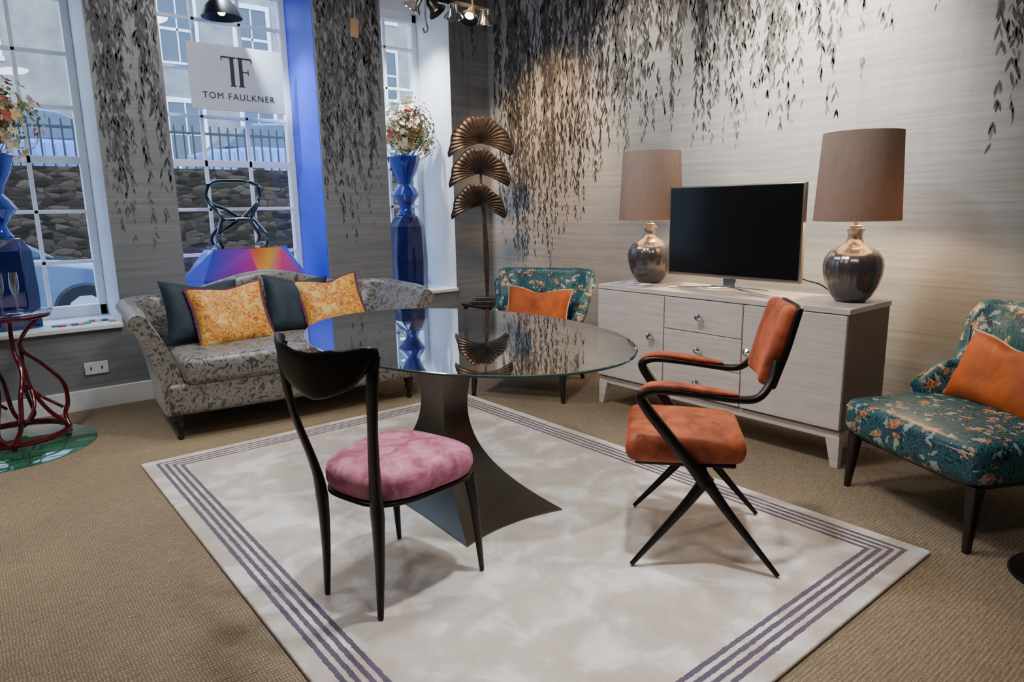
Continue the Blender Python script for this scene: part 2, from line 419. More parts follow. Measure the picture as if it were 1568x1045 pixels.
# willow mural printed on the paper: long drooping strands of thin blades
def mural(name,org,u,nrm,u0,u1,zend,count,ztop=3.48,mats=None,gap=1.0):
    V=[];F=[];MI=[]
    U=Vector(u);N=Vector(nrm);O=Vector(org)
    rnd=random.Random(sum(map(ord,name)))
    clumps=[rnd.uniform(u0,u1) for _ in range(max(3,count//6))]
    for s in range(count):
        uu=rnd.choice(clumps)+rnd.gauss(0,.05) if rnd.random()<.75 else rnd.uniform(u0,u1)
        if not (u0<uu<u1): continue
        ze=zend(uu)
        if ze>ztop-.1: continue
        ze+= (rnd.random()**.8)*1.15
        if ze>ztop-.15: ze=ztop-rnd.uniform(.15,.6)
        z=ztop-rnd.uniform(0,.4); x=uu; ph=rnd.uniform(0,6); off=.0008+.0008*rnd.random()
        tone=rnd.choice((0,0,1,1,2)); drift=rnd.uniform(-.01,.01)
        while z>ze:
            life=(z-ze)/max(.3,(ztop-ze))
            x+=rnd.uniform(-.010,.010)+.005*math.sin(z*4+ph)+drift*.3
            sz=rnd.uniform(.06,.125)*(.55+.5*min(1,life*1.5)); wd=sz*rnd.uniform(.07,.13)
            if rnd.random()<.22: z-=sz*gap; continue
            for sd in (-1,1):
                if rnd.random()<.38: continue
                an=sd*rnd.uniform(.03,.42)
                d=Vector((math.sin(an),-math.cos(an)));p=Vector((d.y,-d.x))
                b=Vector((x,z+rnd.uniform(-.02,.02)))
                pts=[b,b+d*sz*.35+p*wd,b+d*sz*.75+p*wd*.7,b+d*sz,b+d*sz*.7-p*wd*.8,b+d*sz*.3-p*wd]
                if min(q.x for q in pts)<u0+.004 or max(q.x for q in pts)>u1-.004: continue
                if max(q.y for q in pts)>CH-.01: continue
                o=len(V)
                for q in pts: V.append(O+U*q.x+N*off+Vector((0,0,q.y)))
                F.append(tuple(range(o,o+6))); 
                MI.append(min(2,max(0,tone+rnd.choice((-1,0,0,0,1))+(1 if life<.15 else 0))))
            z-=sz*rnd.uniform(.45,.75)
    return mk(name,V,F,mats or M_leafs,None,smooth=False,midx=MI)
def lin(tab):
    def f(x):
        for (a,za),(b,zb) in zip(tab,tab[1:]):
            if a<=x<=b: return za+(zb-za)*(x-a)/(b-a)
        return tab[0][1] if x<tab[0][0] else tab[-1][1]
    return f
zr=lin([(-1,2.0),(.6,1.9),(1.15,1.4),(1.30,1.55),(1.38,2.1),(1.5,2.6),(1.75,2.3),(2.0,1.95),(2.3,1.85),(2.55,1.75),(2.9,1.62),(3.1,1.75),(3.5,1.8),(3.9,1.65),(4.3,1.35),(4.6,.9),(5.1,.7),(5.4,.8),(5.65,1.0)])
mural('willow_mural_right',(XW,0,0),(0,1,0),(-1,0,0),-.6,5.67,zr,520)
zp=lambda u:1.25+.25*math.sin(u*23)
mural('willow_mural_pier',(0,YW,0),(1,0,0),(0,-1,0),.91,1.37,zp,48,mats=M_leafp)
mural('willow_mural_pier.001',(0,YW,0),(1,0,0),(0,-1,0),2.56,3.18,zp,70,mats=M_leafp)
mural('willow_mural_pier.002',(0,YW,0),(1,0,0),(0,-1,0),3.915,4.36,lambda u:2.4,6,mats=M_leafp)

so=empty('power_socket',(.70,YW-.001,.30)); boxes('plate',[((0,-.006,0),(.15,.01,.09))],M_white,so,bevel=.004)
boxes('pins',[((-.035,-.0125,.0),(.008,.003,.02)),((.035,-.0125,0),(.008,.003,.02))],M_black,so)
tg=empty('price_tag',(2.93,YW-.008,2.93)); boxes('card',[((0,0,0),(.075,.003,.15))],M_tag,tg,mtx=Euler((0,.08,0)).to_matrix().to_4x4())
sweep('string',[(0,0,.07),(.01,0,.16),(0,.002,.24)],.0015,.0015,M_paper,tg,n=4,seg=5)

# ------------------------------------------------------------------ rug
softbox('area_rug',((RX0+RX1)/2,(RY0+RY1)/2,.0095),((RX1-RX0)/2,(RY1-RY0)/2,.009),.008,M_rug,None)
ZR=.0195

# ------------------------------------------------------------------ sideboard
sb=empty('sideboard',(3.73,2.455,0)); hx,hy=.24,.875
boxes('carcass',[span(-hx+.012,hx,-hy+.002,hy-.002,.20,.83)],M_woodside,sb,bevel=.003)
boxes('top',[span(-hx-.004,hx+.004,-hy-.004,hy+.004,.83,.86)],M_wood,sb,bevel=.003)
fr=[]
fx0,fx1=-hx-.012,-hx+.012
fr.append(span(fx0,fx1,-hy+.006,-.280,.215,.825)); fr.append(span(fx0,fx1,.294,hy-.006,.215,.825))
for k in range(3): fr.append(span(fx0,fx1,-.272,.286,.215+k*.2045,.215+k*.2045+.2005))
boxes('door_drawer_fronts',fr,M_wood,sb,bevel=.003)
boxes('plinth',[span(-hx+.01,hx-.02,-hy+.01,hy-.01,.155,.2)],M_wood,sb,bevel=.003)
LV=[];LF=[]
for sx in (-1,1):
    for sy in (-1,1):
        o=len(LV); cx=sx*(hx-.035); cy=sy*(hy-.045)
        for (dx,dy,z) in ((.018,.02,0),(.03,.04,.17)):
            ex=cx+sx*(.035-.005-dx); ey=cy+sy*(.045-.005-dy)
            LV+=[(ex-dx,ey-dy,z),(ex+dx,ey-dy,z),(ex+dx,ey+dy,z),(ex-dx,ey+dy,z)]
        LF+=[tuple(i+o for i in f) for f in BF]
mk('feet',LV,LF,M_wood,sb,smooth=False,bevel=.003)
for k,(y,z) in enumerate([(.007,.315),(.007,.52),(.007,.725),(.38,.56),(-.33,.56)]):
    mt=Matrix.Translation((fx0,y,z))@Matrix.Rotation(-pi/2,4,'Y')
    lathe('knob_%d'%k,[(.008,0),(.008,.012),(.014,.016),(.025,.026),(.023,.040),(.008,.047)],M_chrome,sb,seg=8,smooth=False,capt=True,mtx=mt)
mg=empty('magazine_stack',(3.565,3.10,.8605))
boxes('covers',[((0,0,.003),(.12,.30,.006)),((.005,-.0,.009),(.115,.29,.006)),((0,-.01,.0145),(.115,.28,.005))],M_paper,mg,bevel=.001)
boxes('print',[((-.02,-.06,.0178),(.05,.05,.001)),((-.02,.05,.0178),(.05,.05,.001))],M_purple,mg)

# ------------------------------------------------------------------ table lamps
def tlamp(name,loc):
    e=empty(name,loc)
    lathe('base_vase',[(.055,0),(.075,.004),(.10,.03),(.128,.085),(.146,.15),(.15,.20),(.143,.235),(.118,.275),(.075,.30),(.045,.318),(.036,.345),(.038,.372),(.046,.385),(.045,.395),(.02,.396)],M_merc,e,seg=96,rib=.02,ribn=20,capt=True)
    lathe('collar',[(.03,.394),(.03,.41),(.012,.412),(.012,.46)],M_bezel,e,seg=20,capt=True)
    lathe('shade',[(.214,.435),(.216,.437),(.194,.893),(.191,.893),(.211,.437)],M_shade,e,seg=64,capb=False)
    lathe('shade_ring',[(.006,.46),(.006,.87)],M_bezel,e,seg=10)
    lathe('bulb',[(.01,.50),(.03,.53),(.034,.56),(.024,.59),(.004,.60)],simple('bulb_'+name,(1,.85,.6),.5,emis=((1,.7,.38),8)),e,seg=16)
    l=bpy.data.lights.new(name+'_light','POINT'); l.energy=34; l.color=(1,.68,.36); l.shadow_soft_size=.04
    lo=bpy.data.objects.new('bulb_light',l); lo.location=(0.05,0,.50); lo.parent=e; SC.objects.link(lo)
    return e
tlamp('table_lamp',(3.79,1.72,.861)); tlamp('table_lamp',(3.78,3.12,.861))

# ------------------------------------------------------------------ television
tv=empty('television',(3.72,2.435,.861))
boxes('panel',[((.0,0,.365),(.035,.93,.57))],M_bezel,tv,bevel=.006)
boxes('screen',[((-.0185,0,.37),(.004,.905,.54))],M_screen,tv)
boxes('neck',[((.005,0,.055),(.03,.09,.08))],M_chrome,tv,bevel=.008)
for k,(x,y) in enumerate([(-.13,.36),(-.13,-.36),(.11,.2),(.11,-.2)]):
    sweep('stand_leg_%d'%k,[(0.0,0,.026),(x*.5,y*.4,.020),(x,y,.009)],[.018,.014,.009],[.009,.008,.007],M_chrome,tv,side=(1,0,0),n=6,seg=8)
sweep('cable',[(.03,-.3,.2),(.1,-.42,.1),(.2,-.5,.05),(.35,-.55,-.1),(.4,-.6,-.5),(.45,-.65,-.8)],.004,.004,M_black,tv,n=6,seg=6)

# ------------------------------------------------------------------ sofa
def upath(hw,yf,yb,rc,ds=.05):
    P=[]
    n=max(2,int((yb-rc-yf)/ds))
    for i in range(n): P.append((-hw,yf+(yb-rc-yf)*i/n,-1,0))
    m=8
    for i in range(m):
        a=pi-(pi/2)*i/m; P.append((-hw+rc+rc*math.cos(a),yb-rc+rc*math.sin(a),math.cos(a),math.sin(a)))
    n2=max(4,int(2*(hw-rc)/ds))
    for i in range(n2+1): P.append((-(hw-rc)+2*(hw-rc)*i/n2,yb,0,1))
    P+= [(-x,y,-nx,ny) for x,y,nx,ny in reversed(P[:n+m])]
    return P
def shell(name,P,ztop,zbase,flare,thick,mat,parent,pw=2.0):
    V=[];F=[];K=None
    for x,y,nx,ny in P:
        zt=ztop(x,y,nx,ny); fl=flare(x,y,nx,ny); th=thick
        prof=[]
        for i in range(11):
            s=i/10; prof.append((fl*s**pw,zbase+(zt-th/2-zbase)*s))
        for i in range(1,8):
            a=pi*i/8; prof.append((fl-th/2+th/2*math.cos(a)*1.0,zt-th/2+th/2*math.sin(a)))
        for i in range(10,-1,-1):
            s=i/10; prof.append((fl*s**pw-th-.03*(1-s),zbase+(zt-th/2-zbase)*s))
        K=len(prof)
        for o,z in prof: V.append((x+nx*o,y+ny*o,z))
    n=len(P)
    for j in range(n-1):
        for k in range(K-1):
            F.append((j*K+k,(j+1)*K+k,(j+1)*K+k+1,j*K+k+1))
        F.append((j*K+K-1,(j+1)*K+K-1,(j+1)*K,j*K))
    for j in (0,n-1):
        for k in range(K//2):
            a,b,c,d=j*K+k,j*K+k+1,j*K+K-2-k,j*K+K-1-k
            if b>=c: break
            F.append((a,b,c,d) if j==0 else (d,c,b,a))
    o=mk(name,V,F,mat,parent,ang=60); fixn(o); return o
sf=empty('sofa',(1.775,4.80,0),math.radians(-4.8))
P=upath(.86,-.40,.42,.22)
def szt(x,y,nx,ny):
    back=max(0,ny)
    z=.84+.125*math.exp(-(x/.42)**2)*back - .015*back*math.exp(-((abs(x)-.62)/.15)**2)
    if y<-.2 : z-= .03*((-.2-y)/.2)**2
    return z
shell('back_and_arms',P,szt,.17,lambda x,y,nx,ny:.15*abs(nx)+.07*max(0,ny),.11,M_sofa,sf,pw=2.2)
def bow(p):
    return (p.x,p.y-(.03*(1-(p.x/.84)**2) if p.y<0 else 0),p.z)
softbox('seat_rail',(0,-.02,.265),(.84,.40,.10),.03,M_sofa,sf,fn=bow)
softbox('seat_cushion',(0,-.07,.435),(.745,.37,.085),.05,M_sofa,sf,crown=.025,fn=bow)
M_spipe=simple('taupe_piping',(.16,.14,.12),.7)
def pipeloop(name,hw,hd,z,cy,mat,par,r=.006):
    pts=[]
    for i in range(25):
        x=-hw+2*hw*i/24; pts.append((x,cy-hd+.008-.03*(1-(x/.84)**2),z))
    sweep(name,pts,r,r,mat,par,side=(0,0,1),n=1,seg=6)
pipeloop('cushion_piping',.72,.37,.475,-.07,M_spipe,sf); pipeloop('cushion_piping_low',.72,.37,.39,-.07,M_spipe,sf)
for k,(x,y) in enumerate([(-.79,-.36),(.79,-.36),(-.76,.34),(.76,.34)]):
    lathe('leg_%d'%k,[(.014,0),(.018,.008),(.02,.02),(.014,.035),(.018,.06),(.030,.085),(.034,.10),(.026,.118),(.034,.13),(.038,.17)],M_darkwood,sf,c=(x,y,0),seg=20,capt=True)
ti=math.radians(68)
pillow('navy_cushion_1',.52,.46,.15,M_navy,sf,TM((-.50,.15,.725),ti,.05,.10),chop=.06)
pillow('yellow_cushion_1',.50,.46,.15,M_pilY,sf,TM((-.34,.02,.70),math.radians(62),-.05,.06),M_fringe,True,chop=.05)
pillow('navy_cushion_2',.48,.46,.14,M_navy,sf,TM((.15,.14,.715),ti,.08,-.1),chop=.06)
pillow('yellow_cushion_2',.48,.42,.14,M_pilY,sf,TM((.39,.05,.72),math.radians(62),-.08,.02),M_fringe,True,chop=.09)

# ------------------------------------------------------------------ floral armchairs
def armchair(name,loc,rz):
    e=empty(name,loc,rz)
    P=upath(.335,-.02,.36,.16,.03)
    def zt(x,y,nx,ny):
        if y>.20: 
            k=min(1,(y-.20)/.10); k=k*k*(3-2*k); return .62+.29*k
        k=max(0,(.20-y)/.22); return .62-.10*k*k
    def fl(x,y,nx,ny):
        z=zt(x,y,nx,ny); return (.10*abs(nx)+.07*max(0,ny))*(1 if z>.7 else .55)
    shell('wraparound_back',P,zt,.30,fl,.085,M_floral,e,pw=2.4)
    def tp(p): 
        k=1-.07*max(0,p.y)/.36; return (p.x*k,p.y-(.025*(1-(p.x/.39)**2) if p.y<0 else 0),p.z)
    softbox('seat',(0,-.03,.37),(.385,.37,.085),.045,M_floral,e,crown=.03,fn=tp)
    pts=[]
    for i in range(19):
        x=-.36+.72*i/18; pts.append((x,-.396-.022*(1-(x/.39)**2),.421))
    sweep('seat_piping',pts,.0035,.0035,M_pipe,e,side=(0,0,1),n=1,seg=6)
    boxes('seat_frame',[span(-.34,.34,-.36,.30,.255,.295)],M_darkwood,e,bevel=.01)
    for k,s in enumerate((-1,1)):
        sweep('front_leg_%d'%k,[(s*.34,-.35,.28),(s*.345,-.36,.14),(s*.35,-.37,0)],[.028,.02,.013],[.028,.02,.013],M_darkwood,e,side=(1,0,0),sup=5)
        sweep('back_leg_%d'%k,[(s*.29,.28,.28),(s*.30,.32,.14),(s*.31,.39,0)],[.026,.02,.014],[.026,.02,.014],M_darkwood,e,side=(1,0,0),sup=5)
    pillow('orange_cushion',.54,.36,.15,M_orange,e,TM((0,.13,.605),math.radians(66),.04,0),M_pipe,chop=.10)
    return e
def face(dx,dy): return math.atan2(dy,dx)+pi/2
armchair('accent_armchair',(3.41,3.96,0),face(-.86,-.52))
armchair('accent_armchair',(3.49,.97,0),face(-.89,.45))

# ------------------------------------------------------------------ dining table
tc=(1.955,2.86)
dt=empty('dining_table',(tc[0],tc[1],0)); sa,sbx=.705,1.04; TH=.768
V=[];F=[];seg=96
rings=[(0.992,TH-.012),(1,TH-.010),(1,TH-.002),(.994,TH)]
for k,z in rings:
    for i in range(seg):
        a=2*pi*i/seg; V.append((sa*k*math.cos(a),sbx*k*math.sin(a),z))
MI=[]
for j in range(3):
    for i in range(seg):
        l=(i+1)%seg; F.append((j*seg+i,j*seg+l,(j+1)*seg+l,(j+1)*seg+i)); MI.append(1)
F.append(tuple(reversed(range(seg)))); MI.append(0); F.append(tuple(3*seg+i for i in range(seg))); MI.append(0)
mk('glass_top',V,F,[M_tglass,M_gedge],dt,smooth=False,midx=MI)
bx,by=1.755-tc[0],2.735-tc[1]
def plan(a,b,conc,n=12):
    out=[]; cs=[(-a,-b),(a,-b),(a,b),(-a,b)]
    for k in range(4):
        p=Vector(cs[k]);q=Vector(cs[(k+1)%4]); m=(p+q)/2
        for i in range(n):
            t=i/n; pt=p.lerp(q,t); s=4*t*(1-t); pt-=m*conc*s; out.append(pt)
    return out
V=[];F=[]; lv=[(ZR,.27,.58,.08),(ZR+.006,.27,.58,.08)]
N=34
for i in range(1,N+1):
    t=i/N; z=ZR+.006+(TH-.016-ZR-.006)*t
    g=(max(0,1-t/.95))**4.2; h=max(0,(t-.5)/.5)**2
    lv.append((z,.064+.206*g+.05*h,.092+.488*g+.06*h,.05+.03*g))
K=48
for z,a,b,c in lv:
    sh=(z/TH)*.035
    for p in plan(a,b,c): V.append((bx+p.x+sh,by+p.y,z))
for j in range(len(lv)-1):
    for k in range(K):
        l=(k+1)%K; F.append((j*K+k,j*K+l,(j+1)*K+l,(j+1)*K+k))
F.append(tuple(reversed(range(K)))); F.append(tuple((len(lv)-1)*K+k for k in range(K)))
mk('pedestal',V,F,M_base,dt,ang=35)

# ------------------------------------------------------------------ pink dining chair
pc=empty('dining_chair',(1.15,2.13,ZR),math.radians(14.7))
def roundseat(name,c,hxx,hyf,hyr,th,mat,par,crown=.02,rc=.5):
    V=[];F=[];S=64
    prof=[(.90,-th/2),(.965,-th*.42),(1,-th*.15),(1,th*.15),(.975,th*.36),(.92,th*.47),(.8,th*.5+crown*.35),(.6,th*.5+crown*.65),(.3,th*.5+crown*.93),(.02,th*.5+crown)]
    for k,z in prof:
        for i in range(S):
            a=2*pi*i/S; ca,sa_=math.cos(a),math.sin(a)
            x=math.copysign(abs(ca)**.62,ca); y=math.copysign(abs(sa_)**.62,sa_)
            hy_=hyr+(hyf-hyr)*(x+1)/2
            V.append((c[0]+x*hxx*k,c[1]+y*hy_*k,c[2]+z))
    for j in range(len(prof)-1):
        for i in range(S):
            l=(i+1)%S; F.append((j*S+i,j*S+l,(j+1)*S+l,(j+1)*S+i))
    F.append(tuple(reversed(range(S)))); F.append(tuple((len(prof)-1)*S+i for i in range(S)))
    return mk(name,V,F,mat,par,ang=70)
roundseat('seat_pad',(.02,0,.457),.245,.255,.19,.095,M_pink,pc,crown=.025)
roundseat('seat_frame',(.02,0,.402),.243,.252,.187,.022,M_bronze,pc,crown=0)
for k,s in enumerate((-1,1)):
    sweep('rear_post_%d'%k,[(-.262,s*.228,.945),(-.275,s*.225,.88),(-.265,s*.20,.70),(-.228,s*.155,.50),(-.215,s*.143,.38),(-.215,s*.14,.2),(-.225,s*.14,0.003)],[.026,.032,.027,.031,.036,.024,.012],[.009,.010,.009,.012,.016,.012,.009],M_bronze,pc,side=(.25,1,0),sup=3)
    sweep('front_leg_%d'%k,[(.19,s*.20,.40),(.205,s*.215,.25),(.225,s*.225,0.004)],[.026,.018,.009],[.02,.014,.008],M_bronze,pc,side=(1,0,0),sup=3)
pts=[(-.258,-.236,.958),(-.29,-.215,.945),(-.325,-.14,.90),(-.345,0,.868),(-.325,.14,.90),(-.29,.215,.945),(-.258,.236,.958)]
sweep('back_rail',pts,[.012,.032,.068,.082,.068,.032,.012],[.010,.012,.011,.010,.011,.012,.010],M_bronze,pc,side=(-.15,0,1),sup=3,n=8,seg=14)

# ------------------------------------------------------------------ orange dining armchair
oc=empty('dining_armchair',(2.267,1.58,ZR),math.radians(129.7))
def os(p): return (p.x,p.y*(1+.08*p.x/.2),p.z+.01*p.x)
softbox('seat_pad',(.075,0,.460),(.228,.225,.055),.045,M_rust,oc,crown=.018,fn=os)
softbox('seat_board',(.075,0,.398),(.19,.19,.010),.008,M_bronze,oc)
for k,s in enumerate((-1,1)):
    sweep('arm_frame_%d'%k,[(.0,s*.225,.33),(.06,s*.235,.42),(.15,s*.25,.54),(.225,s*.262,.64),(.245,s*.265,.69),(.19,s*.267,.712),(.05,s*.264,.70),(-.10,s*.258,.682),(-.17,s*.248,.69),(-.215,s*.215,.74),(-.235,s*.18,.81)],[.022,.026,.027,.030,.034,.030,.025,.019,.018,.017,.014],[.022,.022,.021,.020,.018,.015,.013,.013,.014,.014,.012],M_bronze,oc,side=(0,1,0),sup=3,n=7)
    sweep('front_leg_%d'%k,[(-.012,s*.222,.37),(.08,s*.235,.24),(.27,s*.27,.007)],[.018,.015,.008],[.025,.018,.009],M_bronze,oc,side=(0,1,0),sup=3)
    sweep('rear_leg_%d'%k,[(.012,s*.222,.37),(-.08,s*.235,.24),(-.27,s*.27,.007)],[.018,.015,.008],[.025,.018,.009],M_bronze,oc,side=(0,1,0),sup=3)
    sweep('seat_bracket_%d'%k,[(0,s*.222,.36),(.01,s*.15,.385),(.02,0,.39)],[.014]*3,[.012]*3,M_bronze,oc,side=(1,0,0))
    sweep('arm_pad_%d'%k,[(.25,s*.268,.705),(.21,s*.268,.728),(.12,s*.266,.729),(0,s*.262,.714),(-.10,s*.258,.70)],[.016,.029,.029,.025,.012],[.008,.011,.012,.011,.006],M_rust,oc,side=(0,1,0),sup=3)
def bp(p):
    return (p.x-.035*(1-(p.y/.21)**2),p.y*(1-.16*abs(p.z)/.16),p.z)
bm_=TM((-.240,0,.858),0,math.radians(-15),0)
softbox('backrest_pad',(.012,0,0),(.030,.175,.155),.028,M_rust,oc,fn=bp,mtx=bm_)
softbox('backrest_shell',(-.024,0,0),(.012,.180,.160),.011,M_bronze,oc,fn=bp,mtx=bm_)

# ------------------------------------------------------------------ ginkgo floor lamp on plinth
pl=empty('plinth_table',(3.90,5.18,0))
boxes('top',[((0,0,.49),(.36,.36,.03))],M_darkwood,pl,bevel=.004)
boxes('legs',[((sx*.15,sy*.15,.2375),(.03,.03,.475)) for sx in (-1,1) for sy in (-1,1)],M_black,pl)
gk=empty('ginkgo_leaf_lamp',(3.90,5.18,.506),math.atan2(-.777,-.629)+pi/2)
boxes('base',[((0,0,.015),(.30,.22,.03)),((0,0,.045),(.22,.15,.03))],M_ginkgo,gk,bevel=.004)
for k,dx in enumerate((-.012,.0,.012)):
    sweep('stem_%d'%k,[(dx*.5,0,.05),(dx*1.5,.0,.4),(-.01+dx,0,.8),(-.03+dx*.6,0,1.0),(-.035,.0,1.4)],[.008]*5,[.008]*5,M_ginkgo,gk,n=6,seg=8)
def gleaf(name,z,lean,R=.285,x0=0):
    V=[];F=[];na,nr=66,10
    for i in range(na+1):
        t=i/na; an=math.radians(-16+212*t)
        Rr=R*(1+.03*math.sin(t*34)+.03*math.sin(t*13))*(1-.10*math.exp(-((t-.5)/.03)**2))
        for j in range(nr+1):
            r=Rr*j/nr
            pl_=.007*math.sin(i*pi/1.5)*(j/nr)
            V.append((x0+r*math.cos(an),-(.02+pl_+.12*math.sin(r/R*1.9))+lean*r*math.sin(an),z+r*math.sin(an)*.85-.06*(abs(math.cos(an)))*(r/R)**2))
    for i in range(na):
        for j in range(nr): F.append((i*(nr+1)+j,(i+1)*(nr+1)+j,(i+1)*(nr+1)+j+1,i*(nr+1)+j+1))
    o=mk(name,V,F,M_ginkgo,gk,ang=25); s=o.modifiers.new('sol','SOLIDIFY'); s.thickness=.006
gleaf('leaf_1',1.47,0,x0=-.03); gleaf('leaf_2',1.20,-.05,.27,-.045); gleaf('leaf_3',.91,-.05,.245,-.06)

# ------------------------------------------------------------------ vases with flowers
M_fl=[simple('petal_cream',(.80,.70,.52),.7),simple('petal_rose',(.40,.10,.08),.7),simple('leaf_green',(.13,.19,.06),.7),simple('petal_yellow',(.68,.50,.20),.7)]
def flowers(name,par,c,R,n,seed):
    rnd=random.Random(seed);V=[];F=[];MI=[]
    for k in range(n):
        d=Vector((rnd.gauss(0,1),rnd.gauss(0,1),rnd.gauss(.25,.8))).normalized()
        p=Vector(c)+Vector((d.x*R[0],d.y*R[1],d.z*R[2]))*rnd.uniform(.35,1.1)
        mi=rnd.choice((0,0,0,1,2,2,2,3)); q=d.to_track_quat('Z','Y'); s=rnd.uniform(.020,.038)
        np_=6 if mi!=2 else 3
        for j in range(np_):
            a=2*pi*j/np_+rnd.random()
            pts=[(0,0,0),(.5,.38,.25),(1.1,.3,.45),(1.25,0,.35),(1.1,-.3,.45),(.5,-.38,.25)]
            o=len(V)
            for x,y,z in pts:
                v=Vector((x*math.cos(a)-y*math.sin(a),x*math.sin(a)+y*math.cos(a),z))*s
                V.append(p+q@v)
            F.append(tuple(range(o,o+6))); MI.append(mi)
    mk(name,V,F,M_fl,par,smooth=False,midx=MI)
    for k in range(12):
        a=rnd.uniform(0,6.28); e=(c[0]+R[0]*.8*math.cos(a),c[1]+R[1]*.8*math.sin(a),c[2]+rnd.uniform(-.1,.6)*R[2])
        sweep('stem_%d'%k,[(0,0,c[2]-R[2]*1.25),(c[0]*.5+e[0]*.5,c[1]*.5+e[1]*.5,c[2]-R[2]*.4),e],.003,.003,M_fl[2],par,n=4,seg=5)
def fvase(name,loc,rz,seed,hs=1.0,bo=(.07,0),R=(.265,.19,.30)):
    e=empty(name,loc,rz)
    V=[];F=[]
    lv=[(0,.17,.13,0),(.30*hs,.175,.14,0),(.62*hs,.165,.12,.12),(.72*hs,.11,.09,.3)]
    for z,a,b,r in lv:
        for cx,cy in ((-1,-.6),(-.5,-1),(.5,-1),(1,-.6),(1,.6),(.5,1),(-.5,1),(-1,.6)):
            x,y=cx*a,cy*b; V.append((x*math.cos(r)-y*math.sin(r),x*math.sin(r)+y*math.cos(r),z))
    for j in range(3):
        for k in range(8):
            l=(k+1)%8; F.append((j*8+k,j*8+l,(j+1)*8+l,(j+1)*8+k))
    F.append(tuple(reversed(range(8)))); F.append(tuple(24+k for k in range(8)))
    mk('pedestal',V,F,M_navyg,e,smooth=False,bevel=.006)
    z0=.722*hs
    lathe('vase',[(.09,0),(.095,.01),(.07,.05),(.06,.09),(.10,.15),(.14,.20),(.11,.25),(.07,.30),(.085,.36),(.13,.44),(.155,.52),(.16,.56),(.15,.57),(.10,.56)],M_cobalt,e,c=(0,0,z0),seg=12,smooth=True)
    flowers('bouquet',e,(bo[0],bo[1],z0+.80),R,460,seed)
    return e
fvase('flower_vase',(3.52,5.97,.613),0,3)
fvase('flower_vase',(.26,5.96,.613),.1,5,.88,(.02,0),(.32,.19,.29))

# ------------------------------------------------------------------ iridescent plinth + sculptural chair in window 2
def iri():
    m,nt,b=newmat('iridescent_lacquer'); v=coords(nt,'Object'); s=nt.nodes.new('ShaderNodeSeparateXYZ'); nt.links.new(v,s.inputs[0])
    g=nt.nodes.new('ShaderNodeNewGeometry'); s2=nt.nodes.new('ShaderNodeSeparateXYZ'); nt.links.new(g.outputs['True Normal'],s2.inputs[0])
    k=mth(nt,'ADD',mth(nt,'MULTIPLY',s.outputs[0],.75),mth(nt,'MULTIPLY',s2.outputs[0],.35))
    k=mth(nt,'ADD',mth(nt,'ADD',k,.5),mth(nt,'MULTIPLY',s.outputs[2],-.25))
    c=ramp(nt,k,[(.05,(.05,.08,.7)),(.22,(.30,.03,.6)),(.36,(.75,.04,.35)),(.46,(.85,.18,.06)),(.55,(.85,.5,.05)),(.66,(.75,.04,.3)),(.80,(.25,.05,.5)),(.95,(.03,.1,.7))])
    nt.links.new(c,b.inputs['Base Color']); b.inputs['Metallic'].default_value=.3; b.inputs['Roughness'].default_value=.15; sock(b,'Coat Weight').default_value=1
    return m
M_iri=iri()
ip=empty('faceted_plinth',(1.95,5.98,.613))
V=[];F=[]
lv=[(0,.42,.20,0,7),(.24,.54,.24,.25,7),(.485,.35,.18,.1,7)]
for z,a,b,r,n in lv:
    for i in range(7):
        an=2*pi*i/7+r; V.append((a*math.cos(an),b*math.sin(an),z))
for j in range(2):
    for i in range(7):
        l=(i+1)%7; a,b,c,d=j*7+i,j*7+l,(j+1)*7+l,(j+1)*7+i; F+=[(a,b,c),(a,c,d)]
F.append(tuple(reversed(range(7)))); F.append(tuple(14+i for i in range(7)))
mk('facets',V,F,M_iri,ip,smooth=False)
M_ch=simple('petrol_lacquer',(.006,.028,.036),.12,.4,coat=1)
mc=empty('sculptural_chair',(1.90,5.98,1.116))
for k,s in enumerate((-1,1)):
    sweep('side_loop_%d'%k,[(s*.18,-.11,0),(s*.20,-.09,.08),(s*.16,-.03,.17),(s*.13,.02,.25),(s*.18,.06,.33),(s*.22,.08,.42),(s*.205,.05,.50)],[.021]*7,[.016]*7,M_ch,mc,n=6)
    sweep('rear_leg_%d'%k,[(s*.18,.14,0),(s*.20,.10,.08),(s*.12,.05,.2),(s*.13,.02,.26)],[.018]*4,[.015]*4,M_ch,mc,n=6)
    sweep('foot_bar_%d'%k,[(s*.18,-.11,.0),(s*.19,.0,.02),(s*.18,.14,0)],[.014]*3,[.012]*3,M_ch,mc,n=6)
sweep('back_rail',[(-.205,.05,.50),(-.13,.09,.535),(0,.10,.54),(.13,.09,.535),(.205,.05,.50)],.030,.014,M_ch,mc,n=6)
sweep('mid_rail',[(-.17,.06,.34),(-.08,.09,.31),(.02,.08,.25),(.12,.03,.24)],.018,.014,M_ch,mc,n=6)
sweep('cross_rail',[(-.18,-.07,.12),(-.05,.0,.18),(.05,.02,.24),(.18,.06,.35)],.018,.013,M_ch,mc,n=6)
roundseat('seat',(0,.01,.22),.12,.13,.13,.025,M_ch,mc,crown=.01)

